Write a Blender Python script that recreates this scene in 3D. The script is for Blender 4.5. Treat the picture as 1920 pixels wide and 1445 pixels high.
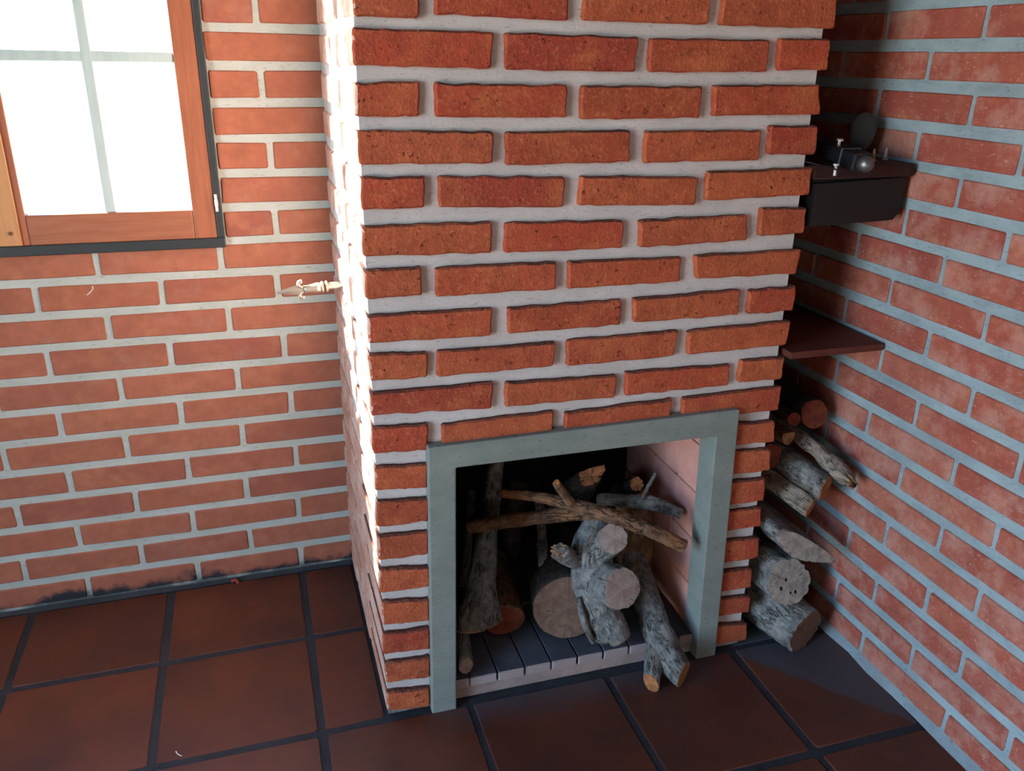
import bpy, bmesh, math, random
from mathutils import Vector, Matrix, noise as mnoise

for o in list(bpy.data.objects):
    bpy.data.objects.remove(o)
scene = bpy.context.scene
C = scene.collection

# ---------------------------------------------------------------- camera
cam_data = bpy.data.cameras.new('camera')
cam = bpy.data.objects.new('camera', cam_data)
C.objects.link(cam)
_right = Vector([0.955699, -0.293955, 0.015164]); _down = Vector([-0.094086, -0.353892, -0.930542]); _fwd = Vector([0.278904, 0.887891, -0.365871])
_m = Matrix.Identity(4)
for i in range(3):
    _m[i][0] = _right[i]; _m[i][1] = -_down[i]; _m[i][2] = -_fwd[i]
_m.translation = Vector([-0.186, -1.493, 1.3947])
cam.matrix_world = _m
cam_data.sensor_fit = 'HORIZONTAL'
cam_data.sensor_width = 36.0
cam_data.lens = 1567.4 / 1920.0 * 36.0
cam_data.clip_start = 0.02
scene.camera = cam

# ---------------------------------------------------------------- daylight
SUN_DIR = Vector((1.75, -1.0, -1.18)).normalized()      # low sun coming in through the casement window
world = bpy.data.worlds.new('daylight_sky')
scene.world = world
world.use_nodes = True
wn = world.node_tree.nodes
wn.clear()
w_out = wn.new('ShaderNodeOutputWorld')
w_bg = wn.new('ShaderNodeBackground')
w_sky = wn.new('ShaderNodeTexSky')
w_sky.sky_type = 'NISHITA'
w_sky.sun_disc = False
w_sky.sun_elevation = math.asin(-SUN_DIR.z)
w_sky.sun_rotation = math.atan2(-SUN_DIR.x, -SUN_DIR.y)
w_sky.air_density = 1.0
w_sky.dust_density = 0.6
w_sky.ozone_density = 2.5
w_bg.inputs['Strength'].default_value = SKY_STRENGTH = 1.0
world.node_tree.links.new(w_sky.outputs[0], w_bg.inputs['Color'])
world.node_tree.links.new(w_bg.outputs[0], w_out.inputs['Surface'])

sun_data = bpy.data.lights.new('sun', 'SUN')
sun_data.energy = 39.0
sun_data.angle = math.radians(2.2)
sun_data.color = (1.0, 0.95, 0.87)
sun = bpy.data.objects.new('sun', sun_data)
sun.rotation_euler = SUN_DIR.to_track_quat('-Z', 'Y').to_euler()
sun.location = (-6, 6, 5)
C.objects.link(sun)

scene.view_settings.view_transform = 'Standard'
scene.view_settings.look = 'None'
scene.view_settings.gamma = 1.0
scene.view_settings.use_curve_mapping = False
scene.view_settings.exposure = 1.66
scene.cycles.max_bounces = 6
scene.cycles.diffuse_bounces = 3
scene.cycles.adaptive_threshold = 0.02
scene.cycles.glossy_bounces = 2
scene.cycles.transparent_max_bounces = 12
scene.cycles.caustics_reflective = False
scene.cycles.caustics_refractive = False
scene.cycles.sample_clamp_indirect = 12.0

# room layout in metres: x right, y away from the camera, floor at z = 0
D = 0.6505          # back wall plane
XR = 1.173          # right wall plane
W = 0.921           # width of the chimney breast (its front face is y = 0)
XL, YN, ZC = -2.4, -3.0, 2.5     # left wall, near wall, ceiling
# openings: wide doorway in the left wall (out of the frame), casement window in the back wall
DOOR = (-2.30, -0.95, 0.0, 2.15)      # y range, z range
WIN = (-1.180, -0.252, 0.952, 2.125)

def portal(name, loc, rot, sx, sy):
    d = bpy.data.lights.new(name, 'AREA')
    d.shape = 'RECTANGLE'; d.size = sx; d.size_y = sy
    d.cycles.is_portal = True
    o = bpy.data.objects.new(name, d)
    o.location = loc; o.rotation_euler = rot
    C.objects.link(o)
# sampling guides for the sky light that comes through the two openings (they emit nothing)
portal('door_daylight', (XL - 0.16, (DOOR[0] + DOOR[1]) / 2, DOOR[3] / 2), (0, -math.pi / 2, 0), DOOR[3], DOOR[1] - DOOR[0])
portal('window_daylight', ((WIN[0] + WIN[1]) / 2, D + 0.13, (WIN[2] + WIN[3]) / 2), (-math.pi / 2, 0, 0), WIN[1] - WIN[0], WIN[3] - WIN[2])

# ---------------------------------------------------------------- helpers
def tag(o, label=None, cat=None, group=None, kind=None):
    if label: o['label'] = label
    if cat: o['category'] = cat
    if group: o['group'] = group
    if kind: o['kind'] = kind
    return o

def mesh_obj(name, verts, faces, mat, parent=None, loc=(0, 0, 0), smooth=False):
    me = bpy.data.meshes.new(name)
    me.from_pydata([tuple(v) for v in verts], [], faces)
    bm = bmesh.new(); bm.from_mesh(me)
    bmesh.ops.recalc_face_normals(bm, faces=bm.faces)
    bm.to_mesh(me); bm.free()
    if mat: me.materials.append(mat)
    if smooth:
        me.polygons.foreach_set('use_smooth', [True] * len(me.polygons))
    o = bpy.data.objects.new(name, me)
    o.location = loc
    o.parent = parent
    C.objects.link(o)
    return o

def empty(name, loc=(0, 0, 0)):
    o = bpy.data.objects.new(name, None)
    o.location = loc
    o.empty_display_size = 0.05
    C.objects.link(o)
    return o

class MB:
    """collects boxes and lathed shapes, then becomes one mesh object"""
    def __init__(self): self.v = []; self.f = []
    def box(self, x0, x1, y0, y1, z0, z1):
        n = len(self.v)
        self.v += [(x, y, z) for z in (z0, z1) for y in (y0, y1) for x in (x0, x1)]
        self.f += [tuple(n + i for i in q) for q in ((0, 2, 3, 1), (4, 5, 7, 6), (0, 1, 5, 4), (2, 6, 7, 3), (0, 4, 6, 2), (1, 3, 7, 5))]
        return self
    def obox(self, c, ax, ay, az, sx, sy, sz):
        c, ax, ay, az = Vector(c), Vector(ax).normalized(), Vector(ay).normalized(), Vector(az).normalized()
        n = len(self.v)
        self.v += [tuple(c + ax * sx * i + ay * sy * j + az * sz * k) for k in (-.5, .5) for j in (-.5, .5) for i in (-.5, .5)]
        self.f += [tuple(n + i for i in q) for q in ((0, 2, 3, 1), (4, 5, 7, 6), (0, 1, 5, 4), (2, 6, 7, 3), (0, 4, 6, 2), (1, 3, 7, 5))]
        return self
    def lathe(self, base, axis, prof, seg=16):
        base = Vector(base); axis = Vector(axis).normalized()
        s = axis.orthogonal().normalized(); t = axis.cross(s)
        n = len(self.v)
        for d, r in prof:
            for i in range(seg):
                a = 2 * math.pi * i / seg
                self.v.append(tuple(base + axis * d + (s * math.cos(a) + t * math.sin(a)) * max(r, 1e-5)))
        for k in range(len(prof) - 1):
            for i in range(seg):
                j = (i + 1) % seg
                self.f.append((n + k * seg + i, n + k * seg + j, n + (k + 1) * seg + j, n + (k + 1) * seg + i))
        self.f.append(tuple(n + i for i in range(seg)))
        m = n + (len(prof) - 1) * seg
        self.f.append(tuple(m + i for i in range(seg)))
        return self
    def build(self, name, mat, parent=None, origin=(0, 0, 0), bevel=0.0, smooth=False, seg=2):
        ox, oy, oz = origin
        o = mesh_obj(name, [(x - ox, y - oy, z - oz) for x, y, z in self.v], self.f, mat, parent, origin, smooth)
        if parent is not None:
            o.location = Vector(origin) - world_loc(parent)
        if bevel:
            m = o.modifiers.new('bevel', 'BEVEL'); m.width = bevel; m.segments = seg; m.limit_method = 'ANGLE'
        return o

def world_loc(o):
    v = Vector((0, 0, 0))
    while o is not None:
        v += Vector(o.location); o = o.parent
    return v

# ---------------------------------------------------------------- materials (all procedural)
def lin(r, g, b):
    f = lambda c: ((c / 255 + 0.055) / 1.055) ** 2.4 if c > 10 else c / 255 / 12.92
    return (f(r), f(g), f(b), 1.0)

class NT:
    def __init__(self, name):
        self.m = bpy.data.materials.new(name); self.m.use_nodes = True
        self.t = self.m.node_tree; self.t.nodes.clear()
        self.out = self.n('ShaderNodeOutputMaterial')
        self.b = self.n('ShaderNodeBsdfPrincipled')
        self.l(self.b.outputs[0], self.out.inputs['Surface'])
    def n(self, typ, **kw):
        d = self.t.nodes.new(typ)
        for k, v in kw.items(): setattr(d, k, v)
        return d
    def l(self, a, b): self.t.links.new(a, b)
    def setv(self, sock, v):
        if hasattr(v, 'links'): self.l(v, sock)
        else: sock.default_value = v
    def coord(self, kind='Object'): return self.n('ShaderNodeTexCoord').outputs[kind]
    def shifted(self):
        # object coordinates moved by a random amount per object, so no two bricks share a pattern
        d = self.n('ShaderNodeVectorMath', operation='ADD')
        self.l(self.coord(), d.inputs[0]); self.l(self.math('MULTIPLY', self.rnd(), 37.0), d.inputs[1])
        return d.outputs[0]
    def rnd(self): return self.n('ShaderNodeObjectInfo').outputs['Random']
    def math(self, op, a, b=0.0, clamp=False):
        d = self.n('ShaderNodeMath', operation=op, use_clamp=clamp)
        self.setv(d.inputs[0], a); self.setv(d.inputs[1], b)
        return d.outputs[0]
    def mapping(self, vec, scale=(1, 1, 1), rot=(0, 0, 0)):
        d = self.n('ShaderNodeMapping'); self.l(vec, d.inputs[0])
        d.inputs['Scale'].default_value = scale; d.inputs['Rotation'].default_value = rot
        return d.outputs[0]
    def noise(self, vec, scale, detail=3, rough=0.55, w=None, dist=0.0):
        d = self.n('ShaderNodeTexNoise', noise_dimensions='3D')
        self.l(vec, d.inputs['Vector']); d.inputs['Scale'].default_value = scale
        d.inputs['Detail'].default_value = detail; d.inputs['Roughness'].default_value = rough
        d.inputs['Distortion'].default_value = 0.0
        return d.outputs['Fac']
    def voro(self, vec, scale, feature='F1', w=None):
        d = self.n('ShaderNodeTexVoronoi', feature=feature, voronoi_dimensions='3D')
        self.l(vec, d.inputs['Vector']); d.inputs['Scale'].default_value = scale
        return d.outputs['Distance']
    def ramp(self, fac, stops, interp='LINEAR'):
        d = self.n('ShaderNodeValToRGB'); d.color_ramp.interpolation = interp
        e = d.color_ramp.elements
        while len(e) < len(stops): e.new(0.5)
        for el, (p, c) in zip(e, stops):
            el.position = p; el.color = c if len(c) == 4 else tuple(c) + (1.0,)
        self.l(fac, d.inputs[0]); return d.outputs[0]
    def mask(self, fac, a, b):
        d = self.n('ShaderNodeMapRange'); d.clamp = True
        self.l(fac, d.inputs[0]); d.inputs[1].default_value = a; d.inputs[2].default_value = b
        return d.outputs[0]
    def mix(self, fac, a, b, mode='MIX'):
        d = self.n('ShaderNodeMix', data_type='RGBA', blend_type=mode)
        self.setv(d.inputs[0], fac); self.setv(d.inputs[6], a); self.setv(d.inputs[7], b)
        return d.outputs[2]
    def bump(self, h, strength=0.5, dist=0.002, prev=None):
        d = self.n('ShaderNodeBump'); d.inputs['Strength'].default_value = strength; d.inputs['Distance'].default_value = dist
        self.l(h, d.inputs['Height'])
        if prev is not None: self.l(prev, d.inputs['Normal'])
        return d.outputs[0]
    def fin(self, color=None, rough=0.8, normal=None, metal=0.0, spec=0.4):
        if color is not None: self.setv(self.b.inputs['Base Color'], color)
        self.setv(self.b.inputs['Roughness'], rough)
        self.b.inputs['Metallic'].default_value = metal
        self.b.inputs['Specular IOR Level'].default_value = spec
        if normal is not None: self.l(normal, self.b.inputs['Normal'])
        return self.m

def brick_mat(name, palette, blotch, haze=None, haze_amt=(0.55, 0.75), pits=0.5, rough=0.85, relief=0.0025, dirt=False, scratch=False, ledge=False, speck=None):
    k = NT(name)
    v = k.shifted(); r = k.rnd()
    w = k.math('MULTIPLY', r, 60.0)
    n = len(palette)
    base = k.ramp(r, [((i + 0.5) / n, c) for i, c in enumerate(palette)])
    b1 = k.noise(k.mapping(v, (1, 1, 1.6)), 11, 3, 0.6, w, 0.4)
    col = k.mix(k.math('MULTIPLY', k.mask(b1, 0.47, 0.68), 0.75), base, blotch)
    b2 = k.noise(v, 26, 4, 0.65, w)
    col = k.mix(k.math('MULTIPLY', k.mask(b2, 0.38, 0.72), 0.55), col, tuple(c * 0.62 for c in palette[0][:3]) + (1,))
    if haze:
        hz = k.noise(v, 9, 5, 0.7, k.math('ADD', w, 7.0), 0.6)
        hm = k.math('MULTIPLY', k.mask(hz, *haze_amt), 0.65)
        col = k.mix(hm, col, haze)
    if scratch:
        s1 = k.noise(k.mapping(v, (20, 24, 130), (0.7, 0.3, 0.2)), 2.2, 3, 0.7, w)
        col = k.mix(k.math('MULTIPLY', k.mask(s1, 0.63, 0.70), 0.55), col, haze)
        s2 = k.noise(v, 110, 2, 0.6, w)
        col = k.mix(k.math('MULTIPLY', k.mask(s2, 0.66, 0.74), 0.45), col, haze)
    if dirt:
        z = k.n('ShaderNodeSeparateXYZ'); k.l(k.n('ShaderNodeNewGeometry').outputs['Position'], z.inputs[0])
        dn = k.noise(k.n('ShaderNodeNewGeometry').outputs['Position'], 12, 4, 0.65)
        lvl = k.math('ADD', z.outputs[2], k.math('MULTIPLY', k.math('SUBTRACT', dn, 0.5), -0.12))
        col = k.mix(k.mask(lvl, 0.042, 0.018), col, lin(40, 42, 50))
    if ledge:   # shade painted into the colour of the proud bricks' upper edges
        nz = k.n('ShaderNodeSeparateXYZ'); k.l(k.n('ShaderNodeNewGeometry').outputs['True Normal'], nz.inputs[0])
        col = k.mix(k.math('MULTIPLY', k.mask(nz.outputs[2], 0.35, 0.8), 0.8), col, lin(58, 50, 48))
    fine = k.noise(v, 150, 3, 0.6, w)
    if speck:   # sand grains and rubbed spots
        col = k.mix(k.math('MULTIPLY', k.mask(fine, 0.56, 0.70), 0.42), col, speck)
        col = k.mix(k.math('MULTIPLY', k.mask(fine, 0.42, 0.30), 0.40), col, tuple(c * 0.4 for c in palette[0][:3]) + (1,))
    pit = k.noise(k.mapping(v, (1, 1, 1.3)), 75, 2, 0.6, w)
    pitm = k.math('MULTIPLY', k.mask(pit, 0.66, 0.74), k.mask(k.noise(v, 20, 2, 0.5, w), 0.38, 0.55))
    h = k.math('SUBTRACT', k.math('ADD', k.math('MULTIPLY', fine, 0.45), k.math('MULTIPLY', k.noise(v, 45, 4, 0.7, w), 1.0)), k.math('MULTIPLY', pitm, 1.1 * pits))
    col = k.mix(k.math('MULTIPLY', pitm, 0.55 * pits), col, (0.035, 0.014, 0.01, 1))
    return k.fin(col, rough, k.bump(h, 0.9, relief), spec=0.3)

def mortar_mat(name, c1, c2, dirt=False, rough=0.9, relief=0.0022):
    k = NT(name); p = k.n('ShaderNodeNewGeometry').outputs['Position']
    n1 = k.noise(k.mapping(p, (1, 1, 2.2)), 9, 5, 0.65)
    col = k.mix(k.mask(n1, 0.3, 0.72), c1, c2)
    sp = k.noise(k.mapping(p, (1, 1, 3)), 60, 3, 0.6)
    col = k.mix(k.math('MULTIPLY', k.mask(sp, 0.60, 0.72), 0.5), col, tuple(c * 0.45 for c in c1[:3]) + (1,))
    if dirt:
        z = k.n('ShaderNodeSeparateXYZ'); k.l(p, z.inputs[0])
        lvl = k.math('ADD', z.outputs[2], k.math('MULTIPLY', k.math('SUBTRACT', k.noise(p, 12, 4, 0.65), 0.5), -0.10))
        col = k.mix(k.math('MULTIPLY', k.mask(lvl, 0.035, 0.008), 0.85), col, lin(52, 58, 66))
    h = k.math('ADD', k.noise(p, 40, 5, 0.7), k.math('MULTIPLY', k.noise(k.mapping(p, (1, 1, 4)), 120, 2, 0.6), 0.4))
    return k.fin(col, rough, k.bump(h, 0.9, relief), spec=0.25)

MAT = {}
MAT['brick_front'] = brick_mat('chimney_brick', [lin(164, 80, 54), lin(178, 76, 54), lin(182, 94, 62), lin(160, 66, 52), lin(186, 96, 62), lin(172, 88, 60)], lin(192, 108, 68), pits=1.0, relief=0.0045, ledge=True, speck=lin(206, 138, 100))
MAT['brick_flank'] = brick_mat('glare_painted_flank_brick', [lin(196, 146, 126), lin(204, 158, 138), lin(188, 134, 114)], lin(210, 172, 152), haze=lin(222, 206, 196), haze_amt=(0.45, 0.75), pits=0.8, relief=0.003)  # glare and bounced sunlight painted in as a paler brick colour
MAT['brick_back'] = brick_mat('window_wall_brick', [lin(160, 98, 76), lin(152, 93, 76), lin(166, 104, 82), lin(148, 88, 74)], lin(170, 110, 84), haze=lin(150, 122, 114), haze_amt=(0.55, 0.85), pits=0.15, relief=0.0010, dirt=True)
MAT['brick_right'] = brick_mat('niche_wall_brick', [lin(160, 82, 68), lin(168, 90, 74), lin(152, 76, 66), lin(172, 104, 88)], lin(174, 106, 84), haze=lin(204, 172, 160), haze_amt=(0.47, 0.78), pits=0.15, relief=0.0012, scratch=True)
MAT['mortar_front'] = mortar_mat('chimney_mortar', lin(186, 183, 181), lin(206, 203, 203), dirt=True)
MAT['mortar_back'] = mortar_mat('window_wall_mortar', lin(162, 172, 166), lin(180, 189, 186), dirt=True, relief=0.0014)
MAT['mortar_right'] = mortar_mat('niche_wall_mortar', lin(128, 146, 154), lin(158, 178, 186), relief=0.0014)
MAT['concrete'] = mortar_mat('surround_concrete', lin(120, 130, 126), lin(138, 147, 142), relief=0.0012)
MAT['plaster'] = mortar_mat('plain_plaster', lin(92, 88, 84), lin(104, 98, 92))
MAT['grout'] = mortar_mat('floor_grout', lin(44, 48, 54), lin(62, 66, 72), relief=0.0016)
MAT['cement'] = mortar_mat('niche_cement', lin(62, 68, 76), lin(78, 84, 92))

def tile_mat():
    k = NT('terracotta_tile'); v = k.shifted(); r = k.rnd(); w = k.math('MULTIPLY', r, 40.0)
    p = k.n('ShaderNodeNewGeometry').outputs['Position']
    base = k.ramp(r, [(0.1, lin(100, 54, 38)), (0.4, lin(86, 48, 38)), (0.7, lin(106, 58, 40)), (0.95, lin(92, 50, 36))])
    n1 = k.noise(v, 5, 4, 0.6, w)
    col = k.mix(k.mask(n1, 0.35, 0.75), base, lin(66, 40, 34))
    col = k.mix(k.math('MULTIPLY', k.mask(k.noise(v, 14, 4, 0.7, w), 0.55, 0.75), 0.35), col, lin(108, 60, 42))
    xyz = k.n('ShaderNodeSeparateXYZ'); k.l(p, xyz.inputs[0])
    # cement film left on the floor in front of the wood niche, and ash in front of the hearth
    s = k.math('ADD', k.math('MULTIPLY', k.math('SUBTRACT', xyz.outputs[0], 0.883), 0.756), k.math('MULTIPLY', k.math('ADD', xyz.outputs[1], 0.045), 0.655))
    s = k.math('ADD', s, k.math('MULTIPLY', k.math('SUBTRACT', k.noise(p, 22, 4, 0.7), 0.5), 0.035))
    col = k.mix(k.math('MULTIPLY', k.mask(s, 0.0, 0.012), 0.85), col, lin(70, 76, 86))
    ash = k.math('ADD', xyz.outputs[1], k.math('MULTIPLY', k.math('SUBTRACT', k.noise(p, 14, 4, 0.7), 0.5), 0.10))
    ashx = k.math('MULTIPLY', k.mask(xyz.outputs[0], 0.08, 0.2), k.mask(xyz.outputs[0], 0.9, 0.75))
    col = k.mix(k.math('MULTIPLY', k.math('MULTIPLY', k.mask(ash, -0.10, -0.01), ashx), 0.6), col, lin(74, 80, 92))
    scuff = k.noise(k.mapping(p, (1, 1.6, 1)), 30, 4, 0.7)
    h = k.math('ADD', k.noise(v, 60, 3, 0.6, w), k.math('MULTIPLY', k.noise(v, 8, 2, 0.5, w), 1.5))
    rough = k.math('ADD', 0.34, k.math('MULTIPLY', scuff, 0.25))
    return k.fin(col, rough, k.bump(h, 0.35, 0.0012), spec=0.45)
MAT['tile'] = tile_mat()

def wood_mat(name, c1, c2, scale=(1, 1, 12), rough=0.45, freq=6):
    k = NT(name); v = k.shifted(); w = k.math('MULTIPLY', k.rnd(), 20.0)
    n1 = k.noise(k.mapping(v, scale), freq, 5, 0.6, w, 0.5)
    col = k.mix(k.mask(n1, 0.3, 0.7), c1, c2)
    return k.fin(col, rough, k.bump(n1, 0.25, 0.001), spec=0.4)
MAT['sash_v'] = wood_mat('sash_wood_upright', lin(138, 82, 58), lin(160, 100, 72), (14, 14, 1.2))
MAT['sash_h'] = wood_mat('sash_wood_rail', lin(140, 86, 62), lin(160, 102, 76), (1.2, 14, 14))
MAT['sash_pale'] = wood_mat('sash_wood_pale', lin(176, 128, 84), lin(194, 146, 100), (14, 14, 1.2))
MAT['glazing_bar'] = wood_mat('pale_glazing_bar', lin(164, 188, 190), lin(180, 202, 204), (10, 10, 1.2), 0.5)  # glazing bars take a paler, bluer colour than the sash wood
MAT['shelf_wood'] = wood_mat('shelf_wood', lin(78, 38, 32), lin(100, 50, 40), (1.5, 12, 12), 0.55)
MAT['shelf_dark'] = wood_mat('shelf_dark_wood', lin(34, 16, 14), lin(48, 22, 18), (1.5, 12, 12), 0.6)

def plain(name, col, rough=0.5, metal=0.0, spec=0.5, grain=0.0):
    k = NT(name); n = k.noise(k.coord(), 40, 4, 0.6)
    c = k.mix(k.math('MULTIPLY', k.mask(n, 0.3, 0.75), 0.45), col, tuple(x * 0.6 for x in col[:3]) + (1,))
    return k.fin(c, rough, k.bump(n, 0.3, grain) if grain else None, metal, spec)
MAT['black_steel'] = plain('black_steel', lin(44, 52, 56), 0.5, 0.2)
MAT['black_plastic'] = plain('black_plastic', lin(15, 16, 18), 0.45)
MAT['tool_black'] = plain('tool_black', lin(30, 33, 40), 0.38, 0.3)
MAT['steel'] = plain('bright_steel', lin(225, 225, 228), 0.3, 0.35)
MAT['brass'] = plain('brass', lin(226, 190, 120), 0.3, 0.35)
MAT['grey_metal'] = plain('grey_metal', lin(120, 122, 126), 0.4, 0.8)
MAT['finial_metal'] = plain('finial_metal', lin(160, 156, 146), 0.35, 0.55)
MAT['lint'] = plain('lint', lin(225, 222, 215), 0.9)
MAT['red_scrap'] = plain('red_scrap', lin(170, 70, 60), 0.8)
MAT['hole'] = plain('dark_hole', lin(16, 14, 13), 0.95)
MAT['peg'] = plain('peg', lin(110, 72, 44), 0.6)
MAT['ground'] = plain('yard_ground', lin(190, 186, 176), 0.9)

def soot_brick(name, c1, c2, soot, broken=None):
    k = NT(name); v = k.shifted(); w = k.math('MULTIPLY', k.rnd(), 40.0)
    p = k.n('ShaderNodeNewGeometry').outputs['Position']
    col = k.mix(k.mask(k.noise(v, 12, 4, 0.6, w), 0.3, 0.7), c1, c2)
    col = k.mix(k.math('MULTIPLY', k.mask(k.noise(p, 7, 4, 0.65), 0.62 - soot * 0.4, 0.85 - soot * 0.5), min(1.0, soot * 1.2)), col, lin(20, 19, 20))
    if broken:   # the broken outer ends of the hearth bricks are paler than their trodden tops
        ny = k.n('ShaderNodeSeparateXYZ'); k.l(k.n('ShaderNodeNewGeometry').outputs['True Normal'], ny.inputs[0])
        col = k.mix(k.mask(ny.outputs[1], -0.35, -0.8), col, broken)
    return k.fin(col, 0.9, k.bump(k.noise(v, 80, 4, 0.65, w), 0.5, 0.0015), spec=0.2)
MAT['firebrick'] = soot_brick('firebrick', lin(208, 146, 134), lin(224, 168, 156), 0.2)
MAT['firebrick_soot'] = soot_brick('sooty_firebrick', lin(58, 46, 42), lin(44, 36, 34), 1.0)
MAT['hearth'] = soot_brick('hearth_brick', lin(92, 96, 108), lin(74, 78, 90), 0.3, lin(158, 146, 146))
MAT['hearth_edge'] = soot_brick('hearth_rubble', lin(172, 150, 146), lin(140, 128, 128), 0.35)

def glass_mat():
    k = NT('window_glass'); k.t.nodes.remove(k.b)
    tr = k.n('ShaderNodeBsdfTransparent'); gl = k.n('ShaderNodeBsdfGlossy'); mx = k.n('ShaderNodeMixShader')
    tr.inputs[0].default_value = (0.94, 0.97, 0.96, 1); gl.inputs['Roughness'].default_value = 0.02
    lw = k.n('ShaderNodeLayerWeight'); lw.inputs['Blend'].default_value = 0.5
    k.l(k.math('ADD', 0.03, k.math('MULTIPLY', k.math('POWER', lw.outputs['Facing'], 4.0), 0.4)), mx.inputs[0]); k.l(tr.outputs[0], mx.inputs[1]); k.l(gl.outputs[0], mx.inputs[2])
    k.l(mx.outputs[0], k.out.inputs['Surface'])
    return k.m
MAT['glass'] = glass_mat()

def bark_mat(name, c_hi, c_lo, c_brown, brown=0.5, furrow=1.0):
    k = NT(name)
    v = k.shifted()
    uv = k.n('ShaderNodeUVMap').outputs[0]
    sh = k.n('ShaderNodeVectorMath', operation='ADD'); k.l(uv, sh.inputs[0]); k.l(k.math('MULTIPLY', k.rnd(), 17.0), sh.inputs[1])
    n1 = k.noise(v, 38, 4, 0.7)
    col = k.mix(k.mask(n1, 0.35, 0.68), c_lo, c_hi)
    n2 = k.noise(v, 13, 3, 0.6)
    col = k.mix(k.math('MULTIPLY', k.mask(n2, 0.62 - 0.25 * brown, 0.8 - 0.2 * brown), 0.85), col, c_brown)
    fur = k.noise(k.mapping(sh.outputs[0], (75, 20, 1)), 1.0, 3, 0.6)
    cm = k.mask(k.math('ABSOLUTE', k.math('SUBTRACT', fur, 0.5)), 0.045, 0.0)
    cm = k.math('MULTIPLY', cm, k.mask(k.noise(v, 22, 3, 0.6), 0.44, 0.60))
    col = k.mix(k.math('MULTIPLY', cm, 0.75 * furrow), col, tuple(c * 0.18 for c in c_lo[:3]) + (1,))
    h = k.math('SUBTRACT', k.math('ADD', k.math('MULTIPLY', n1, 0.8), k.math('MULTIPLY', fur, 1.2)), k.math('MULTIPLY', cm, 0.9 * furrow))
    return k.fin(col, 0.92, k.bump(h, 1.0, 0.005), spec=0.2)
MAT['bark_grey'] = bark_mat('grey_bark', lin(150, 152, 148), lin(88, 90, 92), lin(112, 92, 74), 0.25)
MAT['bark_brown'] = bark_mat('brown_bark', lin(142, 112, 88), lin(84, 66, 54), lin(150, 104, 68), 0.5)
MAT['bark_dark'] = bark_mat('charred_bark', lin(70, 64, 60), lin(34, 32, 32), lin(74, 52, 38), 0.3)
MAT['bark_bleached'] = bark_mat('bleached_bark', lin(172, 160, 146), lin(112, 104, 98), lin(140, 108, 80), 0.3)

def cut_mat(name, c1, c2, edge):
    k = NT(name); v = k.coord(); w = k.math('MULTIPLY', k.rnd(), 30.0)
    xyz = k.n('ShaderNodeSeparateXYZ'); k.l(v, xyz.inputs[0])
    rr = k.math('SQRT', k.math('ADD', k.math('MULTIPLY', xyz.outputs[0], xyz.outputs[0]), k.math('MULTIPLY', xyz.outputs[1], xyz.outputs[1])))
    rr = k.math('ADD', rr, k.math('MULTIPLY', k.noise(v, 25, 3, 0.6, w), 0.012))
    ring = k.math('ADD', k.math('MULTIPLY', k.math('SINE', k.math('MULTIPLY', rr, 1500.0)), 0.5), 0.5)
    col = k.mix(k.math('MULTIPLY', ring, 0.16), c1, c2)
    col = k.mix(k.mask(k.noise(v, 34, 4, 0.7, w), 0.38, 0.7), col, edge)
    an = k.math('ARCTAN2', xyz.outputs[1], xyz.outputs[0])
    cx = k.n('ShaderNodeCombineXYZ'); k.l(k.math('MULTIPLY', k.math('COSINE', an), 2.2), cx.inputs[0]); k.l(k.math('MULTIPLY', k.math('SINE', an), 2.2), cx.inputs[1]); k.l(k.math('ADD', w, k.math('MULTIPLY', rr, 9.0)), cx.inputs[2])
    chk = k.mask(k.math('ABSOLUTE', k.math('SUBTRACT', k.noise(cx.outputs[0], 1.1, 1, 0.5), 0.5)), 0.008, 0.0)
    col = k.mix(k.math('MULTIPLY', chk, 0.8), col, tuple(c * 0.15 for c in c2[:3]) + (1,))
    h = k.math('SUBTRACT', k.math('ADD', k.math('MULTIPLY', ring, 0.12), k.noise(v, 160, 3, 0.7, w)), chk)
    return k.fin(col, 0.85, k.bump(h, 0.6, 0.0015), spec=0.25)
MAT['cut_grey'] = cut_mat('weathered_cut_wood', lin(168, 152, 144), lin(146, 130, 124), lin(128, 112, 104))
MAT['cut_tan'] = cut_mat('tan_cut_wood', lin(176, 132, 92), lin(146, 102, 66), lin(112, 80, 56))
MAT['cut_orange'] = cut_mat('fresh_split_wood', lin(188, 124, 80), lin(156, 98, 60), lin(120, 78, 52))
MAT['cut_red'] = cut_mat('red_heartwood', lin(132, 66, 44), lin(104, 50, 36), lin(84, 42, 34))
MAT['cut_brown'] = cut_mat('brown_cut_wood', lin(128, 102, 88), lin(108, 84, 72), lin(92, 72, 62))
MAT['cut_dusty'] = cut_mat('dusty_cut_wood', lin(172, 164, 152), lin(150, 142, 132), lin(118, 112, 110))

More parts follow.
